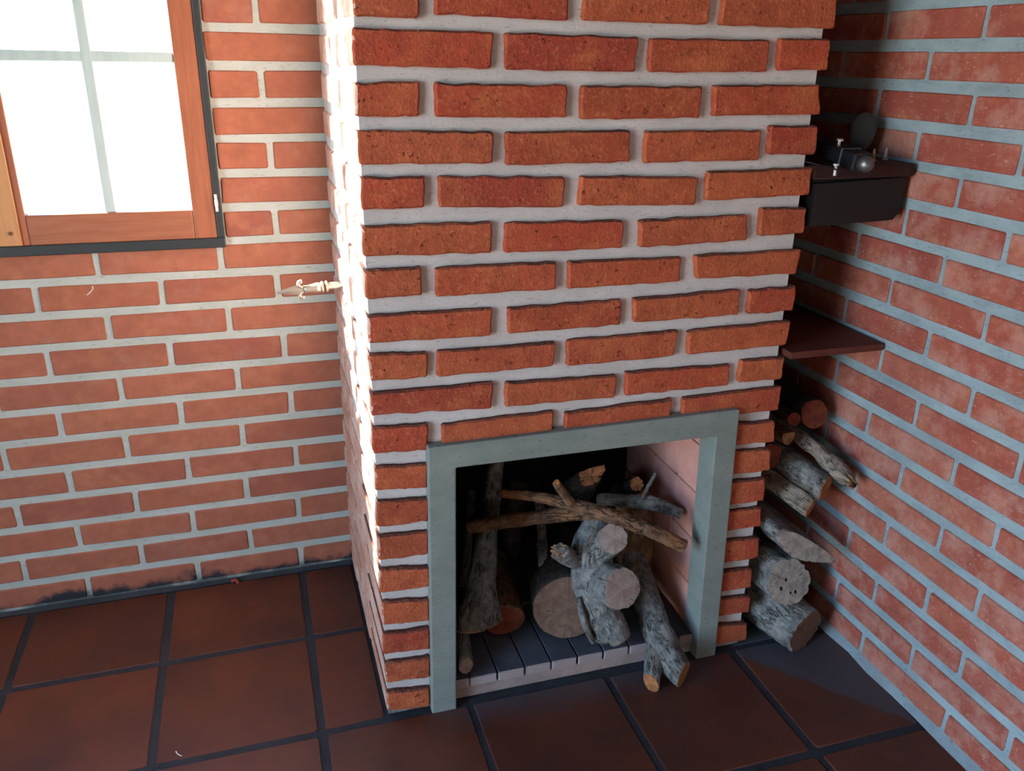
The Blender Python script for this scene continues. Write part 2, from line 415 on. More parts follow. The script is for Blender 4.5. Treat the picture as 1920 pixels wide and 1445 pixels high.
# ---------------------------------------------------------------- masonry
def brick(name, quad, to, depth, mat, parent, seed, jit=0.001, bev=0.003, nl=4, proud=0.0, tilt=0.0, side_mat=None):
    """one brick: quad = top-left, top-right, bottom-right, bottom-left corners of its face on the wall plane"""
    rng = random.Random(seed)
    q = [Vector((a, b)) for a, b in quad]
    c = (q[0] + q[1] + q[2] + q[3]) / 4
    wv = (q[1] - q[0]).length; hv = (q[0] - q[3]).length
    cr = min(min(wv, hv) * 0.05, 0.004)
    pts = []
    for i in range(4):
        a, b = q[i], q[(i + 1) % 4]
        e = b - a; L = e.length; e = e / L; nrm = Vector((e.y, -e.x))
        n = nl if L > 0.09 else max(2, nl // 2)
        ca = cr * rng.uniform(0.6, 1.5); cb = cr * rng.uniform(0.6, 1.5)
        ph = rng.uniform(0, 99)
        for k in range(n + 1):
            s = ca + (L - ca - cb) * k / n
            j = jit * (1.6 * mnoise.noise(Vector((ph, s * 28.0, 0))) + 0.9 * mnoise.noise(Vector((ph, s * 95.0, 5)))) if 0 < k < n else rng.gauss(0, jit * 0.4)
            pts.append(a + e * s + nrm * j)
    m = len(pts)
    sx = max(0.2, 1 - 2 * bev / wv); sy = max(0.2, 1 - 2 * bev / hv)
    ex = (q[1] - q[0]).normalized(); ey = Vector((-ex.y, ex.x))
    tx, ty = rng.gauss(0, tilt), rng.gauss(0, tilt)
    def W3(p, w): return to(p.x, p.y, w)
    cen = to(c.x, c.y, proud)
    verts = [W3(p, -depth) for p in pts]
    verts += [W3(p, proud - bev * rng.uniform(0.8, 1.3)) for p in pts]
    for p in pts:
        d = p - c
        lx, ly = d.dot(ex), d.dot(ey)
        p2 = c + ex * lx * sx + ey * ly * sy
        verts.append(W3(p2, proud + tx * lx + ty * ly + rng.gauss(0, jit * 0.04)))
    verts.append(W3(c, proud + jit * 0.1))
    faces = []
    for r in range(2):
        for i in range(m):
            j = (i + 1) % m
            faces.append((r * m + i, r * m + j, (r + 1) * m + j, (r + 1) * m + i))
    for i in range(m):
        faces.append((2 * m + i, 2 * m + (i + 1) % m, 3 * m))
    faces.append(tuple(range(m)))
    base = world_loc(parent) if parent is not None else Vector((0, 0, 0))
    o = mesh_obj(name, [Vector(v) - Vector(cen) for v in verts], faces, mat, parent, Vector(cen) - base)
    if side_mat is not None:      # the end of a corner brick that shows on the flank takes the colour painted pale for glare
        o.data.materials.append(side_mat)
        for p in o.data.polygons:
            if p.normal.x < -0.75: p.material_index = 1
    return o

def rect(u0, u1, v0, v1, rng=None, j=0.0):
    g = (lambda: rng.gauss(0, j)) if rng else (lambda: 0.0)
    return [(u0 + g(), v1 + g()), (u1 + g(), v1 + g()), (u1 + g(), v0 + g()), (u0 + g(), v0 + g())]

to_front = lambda u, v, w: (u, -w, v)
to_side = lambda u, v, w: (-w, u, v)
to_right = lambda u, v, w: (XR - w, u, v)
to_back = lambda u, v, w: (u, D - w, v)
to_floor = lambda u, v, w: (u, v, w)

# ---- back wall with the window opening
mb = MB()
T = 0.075
yf, yb = D + 0.004, D + T
mb.box(XL - .1, XR + .1, yf, yb, -0.1, WIN[2])
mb.box(XL - .1, XR + .1, yf, yb, WIN[3], ZC + .05)
mb.box(XL - .1, WIN[0], yf, yb, WIN[2], WIN[3])
mb.box(WIN[1], XR + .1, yf, yb, WIN[2], WIN[3])
wall_back = mb.build('wall_back', MAT['mortar_back'])
tag(wall_back, 'red brick wall with pale grey joints around the casement window', None, None, 'structure')
BKJ = {0:[-0.142,-0.421,-0.7],1:[-0.274,-0.556,-0.841],2:[-0.137,-0.416,-0.699],3:[-0.269,-0.548,-0.827],4:[-0.131,-0.41,-0.694],5:[-0.264,-0.548,-0.828],6:[-0.131,-0.408,-0.691],7:[-0.26,-0.54],8:[-0.136,-0.413,-0.689],9:[-0.265,-0.544],10:[-0.139,-0.413,-0.688],11:[-0.267,-0.547],12:[-0.131],14:[-0.129],16:[-0.135],18:[-0.134]}
rng = random.Random(5)
n_b = 0
for k in range(0, 25):
    zc = 0.0442 + 0.0801 * k
    z0, z1 = zc - 0.0298, zc + 0.0298
    if k == 0: z0 = 0.016
    js = sorted(BKJ.get(k, []))
    if not js: js = [-0.133] if k % 2 == 0 else [-0.265]
    while js[0] > -1.75: js.insert(0, js[0] - 0.2794)
    edges = js + [0.02]
    for a, b in zip(edges[:-1], edges[1:]):
        u0, u1 = a + 0.0075, b - 0.0075
        if b == 0.02: u1 = 0.016
        spans = [(u0, u1)]
        if z1 > WIN[2] + 0.004 and z0 < WIN[3]:
            spans = []
            if u1 > WIN[1] + 0.03: spans.append((max(u0, WIN[1] + 0.003), u1))
            if u0 < WIN[0] - 0.03: spans.append((u0, min(u1, WIN[0] - 0.003)))
        for s0, s1 in spans:
            if s1 - s0 < 0.02: continue
            n_b += 1
            brick('brick', rect(s0, s1, z0, z1, rng, 0.0008), to_back, 0.03, MAT['brick_back'], wall_back, 1000 + n_b, 0.0006, 0.0025, 4, 0.0, 0.004)
    # back of the wood niche
    spl = [(0.925, 1.165)] if k % 2 else [(0.925, 1.04), (1.055, 1.165)]
    for s0, s1 in spl:
        n_b += 1
        brick('brick', rect(s0, s1, z0, z1), to_back, 0.03, MAT['brick_back'], wall_back, 1000 + n_b, 0.0006, 0.0025, 4)

# ---- right wall
wall_right = MB().box(XR + 0.0045, XR + 0.2, YN - .1, D + .2, -0.1, ZC + .05).build('wall_right', MAT['mortar_right'])
tag(wall_right, 'scuffed red brick wall with bluish joints to the right of the fireplace', None, None, 'structure')
RJ = {0:[-0.119,-0.394],1:[-0.272,-0.545],2:[-0.126,-0.399],3:[-0.009,-0.276],4:[-0.124,-0.399],5:[0.002,-0.273],6:[-0.131,-0.4],7:[-0.001,-0.269],8:[0.136,-0.138,-0.411],9:[-0.004,-0.271],10:[0.142,-0.13],11:[0.005,-0.264],12:[0.137,-0.129],13:[0.0,-0.268],14:[-0.129],15:[0.007,-0.258],16:[0.148,-0.12],17:[0.015],18:[0.16,-0.111]}
n_r = 0
for k in range(0, 25):
    zc = 0.0386 + 0.0795 * k
    z0, z1 = zc - 0.0278, zc + 0.0278
    if k == 0: z0 = 0.014
    js = sorted(RJ.get(k, []))
    if not js: js = [-0.125] if k % 2 == 0 else [0.008]
    while js[0] > -1.6: js.insert(0, js[0] - 0.2723)
    while js[-1] < D - 0.02: js.append(js[-1] + 0.2723)
    js[-1] = D
    for a, b in zip(js[:-1], js[1:]):
        if b - a < 0.03: continue
        n_r += 1
        brick('brick', rect(a + 0.0065, b - 0.0065, z0, z1, rng, 0.0008), to_right, 0.03, MAT['brick_right'], wall_right, 3000 + n_r, 0.0007, 0.0022, 4, 0.0, 0.004)

# ---- cement fillets where the walls meet the floor
def prism(name, a, b, inward, s, mat, parent=None):
    a, b, inward = Vector(a), Vector(b), Vector(inward)
    up = Vector((0, 0, s)); vs = []
    N = 24
    r = random.Random(3)
    for i in range(N + 1):
        p = a.lerp(b, i / N); f = r.uniform(0.75, 1.25); g = r.uniform(0.8, 1.2)
        vs += [p - inward * .004, p + inward * s * f, p - inward * .004 + up * g]
    fs = [(0, 1, 2), (3 * N, 3 * N + 1, 3 * N + 2)]
    for i in range(N):
        o = 3 * i
        fs += [(o, o + 3, o + 4, o + 1), (o + 1, o + 4, o + 5, o + 2), (o + 2, o + 5, o + 3, o)]
    return mesh_obj(name, vs, fs, mat, parent)
prism('cement_fillet', (XR, -1.6, 0), (XR, 0.3, 0), (-1, 0, 0), 0.017, MAT['mortar_right'], wall_right)
prism('cement_fillet', (-1.8, D, 0), (0, D, 0), (0, -1, 0), 0.008, MAT['grout'], wall_back)

# ---- floor
floor = MB().box(XL - .1, XR + .1, YN - .1, D + .2, -0.12, -0.0025).build('floor', MAT['grout'])
tag(floor, 'dark glazed terracotta tile floor with wide dark joints', None, None, 'structure')
xj = [-2.40, -2.217, -1.872, -1.527, -1.183, -0.840, -0.496, -0.144, 0.191, 0.531, 0.876, XR - 0.012]
yj = [D - 0.004, 0.336, -0.002, -0.357, -0.709, -1.061, -1.413, -1.765, -2.117, -2.469, -2.821, -3.0]
rng = random.Random(11)
n_t = 0
for j in range(len(yj) - 1):
    for i in range(len(xj) - 1):
        x0, x1, y1, y0 = xj[i] + 0.0095, xj[i + 1] - 0.0095, yj[j] - 0.0095, yj[j + 1] + 0.0095
        if j < 2:
            if x0 > -0.02: continue
            x1 = min(x1, -0.004)
        if i == len(xj) - 2: x1 = XR - 0.016
        if j == 0: y1 = D - 0.012
        n_t += 1
        brick('tile', rect(x0, x1, y0, y1, rng, 0.001), to_floor, 0.012, MAT['tile'], floor, 5000 + n_t, 0.0007, 0.0016, 5, 0.0, 0.001)
MB().box(W - 0.03, XR, 0.006, D, -0.01, 0.0005).build('cement_patch', MAT['cement'], floor)

# ---- the rest of the room shell (out of the frame)
tag(MB().box(XL - .1, XR + .1, YN - .15, YN, -0.1, ZC + .05).build('wall_front', MAT['plaster']), 'plain plastered wall behind the viewer', None, None, 'structure')
mb = MB()
mb.box(XL - .15, XL, YN - .15, DOOR[0], -0.1, ZC + .05).box(XL - .15, XL, DOOR[1], D + .1, -0.1, ZC + .05).box(XL - .15, XL, DOOR[0], DOOR[1], DOOR[3], ZC + .05).box(XL - .15, XL, DOOR[0], DOOR[1], -0.1, -0.003)
tag(mb.build('wall_left', MAT['plaster']), 'plastered wall with a wide doorway on the left side of the room', None, None, 'structure')
tag(MB().box(XL - .3, XR + .3, YN - .3, D + .25, ZC, ZC + .12).build('ceiling', MAT['plaster']), 'plain dark ceiling above the brick room', None, None, 'structure')
tag(MB().box(-40, 40, -40, 40, -0.30, -0.16).build('ground', MAT['ground']), 'bright sunlit yard outside the window', None, None, 'structure')

# ---------------------------------------------------------------- window
win = empty('window_1', (WIN[0], D, WIN[2]))
tag(win, 'wooden casement window with small panes in a black steel frame', None, None, 'structure')
fx0, fx1, fz0, fz1 = WIN
mb = MB()
mb.box(fx0, fx1, D - 0.012, D + 0.05, fz0, fz0 + 0.024).box(fx0, fx1, D - 0.012, D + 0.05, fz1 - 0.022, fz1)
mb.box(fx0, fx0 + 0.018, D - 0.012, D + 0.05, fz0 + 0.024, fz1 - 0.022).box(fx1 - 0.016, fx1, D - 0.012, D + 0.05, fz0 + 0.024, fz1 - 0.022)
mb.build('steel_frame', MAT['black_steel'], win, (fx0, D, fz0), 0.002)
def sash(x0, x1, mats, hinge_side):
    """x0 < x1: a sash with two columns and three rows of panes"""
    zb, zt = 0.975, 2.104
    ya, yb_ = D - 0.008, D + 0.026
    st = 0.052
    mv, mh = mats
    s = empty('sash', Vector((x0, D, zb)) - world_loc(win)); s.parent = win
    MB().box(x0, x0 + (st if hinge_side < 0 else 0.026), ya, yb_, zb, zt).build('stile', mv, s, (x0, D, zb), 0.003)
    MB().box(x1 - (st if hinge_side > 0 else 0.026), x1, ya, yb_, zb, zt).build('stile', mv, s, (x1, D, zb), 0.003)
    gx0 = x0 + (st if hinge_side < 0 else 0.026); gx1 = x1 - (st if hinge_side > 0 else 0.026)
    MB().box(gx0, gx1, ya + .0005, yb_, zb, 1.044).build('rail', mh, s, (gx0, D, zb), 0.003)
    MB().box(gx0, gx1, ya + .0005, yb_, zt - 0.055, zt).build('rail', mh, s, (gx0, D, zt), 0.003)
    xm = (gx0 + gx1) / 2
    MB().box(xm - 0.0115, xm + 0.0115, ya + .004, yb_ - .010, 1.044, zt - 0.055).build('glazing_bar', MAT['glazing_bar'], s, (xm, D, 1.044), 0.003)
    zs = [1.044, 1.370, 1.393, 1.708, 1.731, zt - 0.055]
    for z in (1.370, 1.708):
        MB().box(gx0, gx1, ya + .005, yb_ - .011, z, z + 0.023).build('glazing_bar', MAT['glazing_bar'], s, (gx0, D, z), 0.003)
    for a, b in ((gx0, xm - 0.0115), (xm + 0.0115, gx1)):
        for z0, z1 in ((zs[0], zs[1]), (zs[2], zs[3]), (zs[4], zs[5])):
            MB().box(a - .003, b + .003, D + 0.008, D + 0.011, z0 - .003, z1 + .003).build('pane', MAT['glass'], s, (a, D, z0))
    return s
s_r = sash(-0.701, -0.2675, (MAT['sash_v'], MAT['sash_h']), 1)
s_l = sash(-1.1625, -0.7015, (MAT['sash_pale'], MAT['sash_h']), -1)
MB().box(-0.745, -0.690, D - 0.014, D - 0.0085, 0.977, 2.102).build('cover_strip', MAT['sash_pale'], s_l, (-0.72, D, 0.979), 0.002)
MB().lathe((-0.709, D - 0.0155, 1.006), (0, -1, 0), [(0, 0.0045), (0.0012, 0.0045), (0.0016, 0.003)], 12).build('peg', MAT['peg'], s_l, (-0.709, D, 1.006))
MB().lathe((-0.263, D - 0.0145, 1.040), (0, 0, 1), [(0, 0.0035), (0.013, 0.0035), (0.0131, 0.0045), (0.027, 0.0045), (0.0271, 0.0035), (0.04, 0.0035)], 10).build('hinge', MAT['steel'], win, (-0.263, D, 1.06))

# ---------------------------------------------------------------- fireplace
fire = empty('fireplace', (W / 2, 0, 0))
tag(fire, 'projecting red brick chimney breast with a square hearth in a grey concrete frame', 'fireplace')
FBX0, FBX1, FBY, FBZ = 0.150, 0.778, 0.47, 0.655      # firebox
mb = MB()
m0, m1, my = 0.005, W - 0.014, 0.013
mb.box(m0, FBX0 - 0.02, my, D, 0, FBZ).box(FBX1 + 0.02, m1, my, D, 0, FBZ)
mb.box(FBX0 - 0.02, FBX1 + 0.02, FBY + 0.03, D, 0, FBZ)
mb.box(m0, m1, my, 0.10, FBZ, 1.05).box(m0, FBX0 - 0.02, 0.10, D, FBZ, 1.05).box(FBX1 + 0.02, m1, 0.10, D, FBZ, 1.05).box(FBX0 - 0.02, FBX1 + 0.02, FBY + 0.03, D, FBZ, 1.05)
mb.box(m0, m1, my, D, 1.05, ZC)
breast = mb.build('chimney_breast', MAT['mortar_front'], fire, (W / 2, 0, 0))
FB = [[17,[[0,1435],[241,1434],[236,1374],[-1,1378]]],[17,[[261,1433],[512,1431],[510,1372],[263,1374]]],[17,[[535,1430],[784,1432],[787,1375],[538,1372]]],[17,[[806,1435],[919,1436],[923,1380],[811,1378]]],[16,[[0,1351],[109,1352],[108,1296],[-1,1296]]],[16,[[136,1351],[378,1349],[379,1293],[136,1295]]],[16,[[406,1348],[650,1348],[651,1291],[407,1290]]],[16,[[676,1350],[908,1353],[921,1297],[679,1295]]],[15,[[0,1274],[241,1270],[240,1215],[1,1217]]],[15,[[264,1269],[508,1270],[510,1212],[266,1211]]],[15,[[540,1268],[790,1268],[791,1210],[541,1210]]],[15,[[809,1276],[919,1275],[922,1219],[812,1221]]],[14,[[2,1196],[115,1195],[113,1139],[1,1140]]],[14,[[140,1194],[380,1187],[379,1131],[140,1139]]],[14,[[413,1188],[660,1180],[658,1126],[410,1133]]],[14,[[679,1190],[922,1193],[922,1138],[681,1133]]],[13,[[0,1111],[240,1109],[239,1051],[0,1056]]],[13,[[265,1106],[506,1102],[507,1047],[265,1049]]],[13,[[540,1100],[781,1102],[786,1050],[544,1046]]],[13,[[811,1114],[920,1112],[921,1059],[814,1056]]],[12,[[0,1031],[105,1032],[104,977],[-1,978]]],[12,[[132,1029],[370,1027],[370,972],[131,973]]],[12,[[395,1026],[640,1022],[641,971],[396,971]]],[12,[[669,1024],[921,1023],[918,972],[678,974]]],[11,[[2,946],[242,943],[238,887],[2,892]]],[11,[[273,941],[514,941],[513,888],[275,888]]],[11,[[539,942],[785,945],[786,890],[544,891]]],[11,[[808,942],[922,944],[923,890],[811,889]]],[10,[[-1,870],[112,864],[111,813],[2,815]]],[10,[[131,864],[374,863],[370,812],[131,812]]],[10,[[399,864],[648,865],[643,809],[400,809]]],[10,[[672,863],[920,867],[916,811],[674,810]]],[9,[[0,791],[244,789],[241,733],[-1,745]]],[9,[[270,786],[513,778],[512,729],[271,733]]],[9,[[534,783],[782,777],[782,728],[537,729]]],[9,[[807,784],[918,783],[918,730],[808,732]]],[8,[[-1,718],[111,714],[107,656],[-1,663]]],[7,[[1,633],[108,626],[106,571],[0,580]]],[6,[[1,556],[107,548],[106,493],[0,497]]],[5,[[0,476],[106,469],[104,413],[-1,415]]],[4,[[0,396],[106,382],[105,332],[-1,336]]],[3,[[1,313],[104,301],[103,243],[0,253]]],[2,[[-1,230],[103,226],[102,169],[-1,178]]],[1,[[2,153],[101,148],[100,93],[2,99]]],[0,[[2,73],[100,62],[99,8],[2,21]]],[7,[[812,633],[917,628],[922,574],[816,578]]],[6,[[814,563],[915,557],[921,500],[819,503]]],[5,[[816,486],[912,480],[917,420],[821,422]]],[4,[[819,406],[914,402],[918,349],[823,351]]],[3,[[822,324],[919,319],[924,261],[826,261]]],[2,[[824,239],[911,232],[915,176],[828,178]]],[1,[[827,158],[918,149],[921,100],[831,104]]],[0,[[825,81],[920,67],[924,13],[829,19]]]]
rng = random.Random(21)
n_f = 0
def fbrick(quad, k, left, right):
    global n_f
    n_f += 1
    wd = quad[1][0] - quad[0][0]
    depth = 0.09
    if left: depth = 0.112 if wd > 0.17 else 0.24
    if right: depth = 0.112 if wd > 0.17 else 0.24
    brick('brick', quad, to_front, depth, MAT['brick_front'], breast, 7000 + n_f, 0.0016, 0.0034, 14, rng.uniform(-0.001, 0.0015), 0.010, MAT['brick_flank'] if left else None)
for k, quad in FB:
    quad = [(a / 1000, b / 1000) for a, b in quad]
    fbrick(quad, k, quad[0][0] < 0.02, quad[1][0] > 0.88)
for k in [8] + list(range(18, 25)):
    zc = 0.0427 + 0.08 * k
    z0, z1 = zc - 0.028, zc + 0.028
    sp = [(0, .241), (.264, .510), (.537, .786), (.809, .921)] if k % 2 else [(0, .112), (.138, .378), (.403, .650), (.676, .921)]
    for i, (a, b) in enumerate(sp):
        if k == 8 and i == 0: continue
        fbrick(rect(a, b, z0, z1, rng, 0.002), k, i == 0, i == 3)
# bricks on the sunny left flank behind the corner bricks
rng = random.Random(31)
for k in range(0, 25):
    zc = 0.0427 + 0.08 * k
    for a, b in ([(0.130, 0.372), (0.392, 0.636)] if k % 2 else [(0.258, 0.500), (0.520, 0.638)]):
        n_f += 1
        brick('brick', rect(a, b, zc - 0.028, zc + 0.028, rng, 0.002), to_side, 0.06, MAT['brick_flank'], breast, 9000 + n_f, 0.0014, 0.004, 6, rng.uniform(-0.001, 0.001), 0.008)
# concrete surround
outer = [(0.101, -0.001), (0.106, 0.669), (0.810, 0.674), (0.827, -0.001)]
inner = [(0.158, -0.001), (0.163, 0.617), (0.757, 0.615), (0.772, -0.001)]
vs = []; fs = []
for y in (-0.014, 0.055):
    vs += [(a, y, b) for a, b in outer] + [(a, y, b) for a, b in inner]
for i in range(3):
    fs += [(i, i + 1, 4 + i + 1, 4 + i), (8 + i, 12 + i, 12 + i + 1, 8 + i + 1), (i, 8 + i, 8 + i + 1, i + 1), (4 + i, 4 + i + 1, 12 + i + 1, 12 + i)]
fs += [(0, 4, 12, 8), (3, 11, 15, 7)]
sur = mesh_obj('concrete_surround', [(x - W / 2, y, z) for x, y, z in vs], fs, MAT['concrete'], fire)
bv = sur.modifiers.new('bevel', 'BEVEL'); bv.width = 0.003; bv.segments = 2; bv.limit_method = 'ANGLE'
tag(sur, 'grey concrete frame around the hearth opening')
# firebox lining
box_ = MB().box(FBX0 - 0.02, FBX0 - 0.004, 0.055, FBY + 0.03, 0, FBZ).box(FBX1 + 0.004, FBX1 + 0.02, 0.055, FBY + 0.03, 0, FBZ)
box_.box(FBX0 - 0.02, FBX1 + 0.02, FBY + 0.004, FBY + 0.03, 0, 1.05).box(FBX0 - .004, FBX1 + .004, 0.03, FBY, 0, 0.040)
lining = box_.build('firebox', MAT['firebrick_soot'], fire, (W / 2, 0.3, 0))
rng = random.Random(41)
def course(to, a0, a1, z0, z1, L, off, mat, seed):
    u = a0 - off; s = seed
    while u < a1 - 0.01:
        p, q_ = max(u, a0), min(u + L, a1)
        if q_ - p > 0.02:
            s += 1
            brick('firebrick', rect(p + 0.0012, q_ - 0.0012, z0 + 0.0012, z1 - 0.0012, rng, 0.0004), to, 0.006, mat, lining, s, 0.0004, 0.0015, 3, 0.0, 0.003)
        u += L
to_fr = lambda u, v, w: (FBX1 - w, u, v)
to_fl = lambda u, v, w: (FBX0 + w, u, v)
to_fb = lambda u, v, w: (u, FBY - w, v)
zz = [0.04, 0.17, 0.295, 0.42, 0.545, 0.655]
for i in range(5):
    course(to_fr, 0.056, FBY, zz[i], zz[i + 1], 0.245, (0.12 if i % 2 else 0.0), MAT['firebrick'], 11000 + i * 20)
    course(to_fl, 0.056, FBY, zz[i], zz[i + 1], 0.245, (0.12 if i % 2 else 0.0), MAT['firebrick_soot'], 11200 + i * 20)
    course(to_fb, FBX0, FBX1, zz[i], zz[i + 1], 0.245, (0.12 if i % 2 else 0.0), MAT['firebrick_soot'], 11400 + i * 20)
# hearth bricks laid on edge and the rough step below them
hearth = MB().box(FBX0 + 0.006, FBX1 - 0.006, 0.016, 0.05, 0.0, 0.034).build('hearth_step', MAT['hearth_edge'], fire, (W / 2, 0.02, 0), 0.003)
xs = [FBX0 + 0.004, 0.197, 0.264, 0.332, 0.398, 0.465, 0.532, 0.600, 0.668, 0.735, FBX1 - 0.004]
rng = random.Random(43)
for i in range(len(xs) - 1):
    # each hearth brick: top surface at z 0.056, front edge at y 0.014
    def to_h(u, v, w): return (u, v, 0.056 + w)
    brick('hearth_brick', rect(xs[i] + 0.0013, xs[i + 1] - 0.0013, 0.012 + rng.uniform(-.001, .002), 0.245), to_h, 0.023, MAT['hearth'], hearth, 12000 + i, 0.0006, 0.002, 4, 0.0, 0.004)
    brick('hearth_brick', rect(xs[i] + 0.0013, xs[i + 1] - 0.0013, 0.249, FBY), to_h, 0.023, MAT['hearth'], hearth, 12100 + i, 0.0006, 0.002, 4, 0.0, 0.004)

# ---------------------------------------------------------------- firewood
def resample(path, step):
    P = [Vector(p[:3]) for p in path]; Rr = [p[3] for p in path]
    pts, rad = [], []
    n = len(P)
    for i in range(n - 1):
        p0 = P[max(i - 1, 0)]; p1 = P[i]; p2 = P[i + 1]; p3 = P[min(i + 2, n - 1)]
        L = (p2 - p1).length; k = max(2, int(L / step))
        for j in range(k):
            t = j / k
            pts.append(0.5 * ((2 * p1) + (p2 - p0) * t + (2 * p0 - 5 * p1 + 4 * p2 - p3) * t * t + (3 * p1 - p0 - 3 * p2 + p3) * t ** 3))
            rad.append(Rr[i] * (1 - t) + Rr[i + 1] * t)
    pts.append(P[-1]); rad.append(Rr[-1])
    return pts, rad

def tube(path, seed, amp=0.07, ridge=0.05, seg=28, section=None, n0=None, n1=None, roll=0.0, jag1=0.0, res=None):
    rmean = res or sum(p[3] for p in path) / len(path)
    pts, rad = resample(path, max(0.004, rmean * 0.22))
    N = len(pts)
    tang = []
    for i in range(N):
        a = pts[min(i + 1, N - 1)] - pts[max(i - 1, 0)]
        tang.append(a.normalized())
    rng = random.Random(seed)
    off = Vector((rng.uniform(0, 90), rng.uniform(0, 90), rng.uniform(0, 90)))
    rings = []; uvs = []
    acc = 0.0
    s = None
    for i in range(N):
        t = tang[i]
        if s is None:
            s = t.cross(Vector((0, 0, 1)))
            if s.length < 0.05: s = t.cross(Vector((0, 1, 0)))
            s.normalize()
        s = (s - t * s.dot(t)).normalized()
        u = s.cross(t)
        if i: acc += (pts[i] - pts[i - 1]).length
        ring = []
        for k in range(seg):
            a = 2 * math.pi * k / seg
            r = rad[i]
            if section: r *= section(a)
            big = mnoise.noise(off + Vector((math.cos(a) * 1.1, math.sin(a) * 1.1, acc / rmean * 0.5)))
            rid = mnoise.noise(off * 1.7 + Vector((math.cos(a) * 4.5, math.sin(a) * 4.5, acc / rmean * 0.9)))
            fin = mnoise.noise(off * 2.3 + Vector((math.cos(a) * 9, math.sin(a) * 9, acc / rmean * 4.0)))
            rid = -abs(rid) * 2 + 0.5
            r *= 1 + amp * big * 2 + ridge * rid + ridge * 0.55 * fin
            uvs.append((a * rmean, acc))
            ring.append(pts[i] + (s * math.cos(a + roll) + u * math.sin(a + roll)) * r)
        rings.append(ring)
    for end, nrm in ((0, n0), (N - 1, n1)):
        if nrm is None: continue
        nrm = Vector(nrm).normalized(); t = tang[end]; c = pts[end]
        if abs(nrm.dot(t)) < 0.25: continue
        reach = rad[end] * 2.2
        for k in range(seg):
            d = -((rings[end][k] - c).dot(nrm)) / t.dot(nrm)
            for i in range(N):
                dist = (pts[i] - c).length
                wgt = max(0.0, 1 - dist / reach)
                if wgt > 0: rings[i][k] = rings[i][k] + t * d * wgt
    if jag1:
        for k in range(seg):
            rings[-1][k] = rings[-1][k] + tang[-1] * rng.uniform(-1, 1) * jag1
            rings[-2][k] = rings[-2][k] + tang[-1] * rng.uniform(-.3, .3) * jag1
    verts = [v for r in rings for v in r]
    faces = []
    for i in range(N - 1):
        for k in range(seg):
            j = (k + 1) % seg
            faces.append((i * seg + k, i * seg + j, (i + 1) * seg + j, (i + 1) * seg + k))
    faces.append(tuple(range(seg))); faces.append(tuple((N - 1) * seg + k for k in range(seg)))
    info = dict(start=(pts[0], -tang[0] if n0 is None else Vector(n0).normalized(), rings[0]), end=(pts[-1], tang[-1] if n1 is None else Vector(n1).normalized(), rings[-1]))
    info['uv'] = uvs; info['seg'] = seg
    return verts, faces, info

def cap(name, info, mat, parent, seed, rough=0.0, inset=0.97):
    c, n, ring = info
    c = sum(ring, Vector()) / len(ring)
    rng = random.Random(seed)
    q = n.to_track_quat('Z', 'Y'); qi = q.inverted()
    loc = [qi @ (p - c) for p in ring]
    m = len(loc); vs = []
    for f, dz in ((inset + .01, -0.004), (inset, 0.0012), (0.66, 0.0016), (0.33, 0.0016)):
        for p in loc:
            vs.append((p.x * f, p.y * f, p.z * f + dz + rng.uniform(-rough, rough)))
    vs.append((0, 0, 0.0016 + rng.uniform(-rough, rough)))
    fs = []
    for r in range(3):
        for k in range(m):
            j = (k + 1) % m
            fs.append((r * m + k, r * m + j, (r + 1) * m + j, (r + 1) * m + k))
    for k in range(m): fs.append((3 * m + k, 3 * m + (k + 1) % m, 4 * m))
    o = mesh_obj(name, vs, fs, mat, parent, c - world_loc(parent))
    o.rotation_mode = 'QUATERNION'; o.rotation_quaternion = q
    return o

def log(name, label, cat, path, bark, seed, group=None, end=None, start=None, parent=None, rough_end=0.0, **kw):
    v, f, info = tube(path, seed, **kw)
    o0 = Vector(path[0][:3])
    base = world_loc(parent) if parent is not None else Vector((0, 0, 0))
    o = mesh_obj(name, [p - o0 for p in v], f, MAT[bark], parent, o0 - base, smooth=True)
    lay = o.data.uv_layers.new(name='bark'); uvs = info['uv']; sg = info['seg']; per = 2 * math.pi * (sum(p[3] for p in path) / len(path))
    for poly in o.data.polygons:
        ks = [o.data.loops[li].vertex_index for li in poly.loop_indices]
        wrap = len(ks) == 4 and max(x % sg for x in ks) - min(x % sg for x in ks) > 1
        for li, vi in zip(poly.loop_indices, ks):
            u, t = uvs[vi]
            lay.data[li].uv = (u + per if wrap and vi % sg == 0 else u, t)
    if parent is None: tag(o, label, cat, group)
    if end: cap('cut_end', info['end'], MAT[end], o, seed + 1, rough_end)
    if start: cap('cut_end', info['start'], MAT[start], o, seed + 2, rough_end)
    return o

wedge = lambda a: 1.0 if math.sin(a) < 0.35 else 0.35 / math.sin(a)
GF = 'firewood piled in the hearth'
CAMV = Vector((-0.30, -0.88, 0.36))     # roughly back towards the room
log('firewood_log', 'thick round log lying behind the forked log, pale cut face to the room', 'log',
    [(0.520, 0.34, 0.145, 0.086), (0.490, 0.20, 0.145, 0.088), (0.462, 0.088, 0.146, 0.086)], 'bark_dark', 101, GF, end='cut_brown', n1=(-0.25, -1, 0.06), amp=0.03, ridge=0.03, seg=36)
ctr = log('forked_log', 'knotty grey forked log standing in the middle of the hearth', 'log',
    [(0.551, 0.13, 0.352, 0.034), (0.522, 0.098, 0.305, 0.043), (0.516, 0.066, 0.235, 0.050), (0.532, 0.044, 0.155, 0.047), (0.550, 0.034, 0.084, 0.034)], 'bark_grey', 103, GF, amp=0.10, ridge=0.15, n1=(0.5, -0.4, -0.8), end='cut_tan', seg=36)
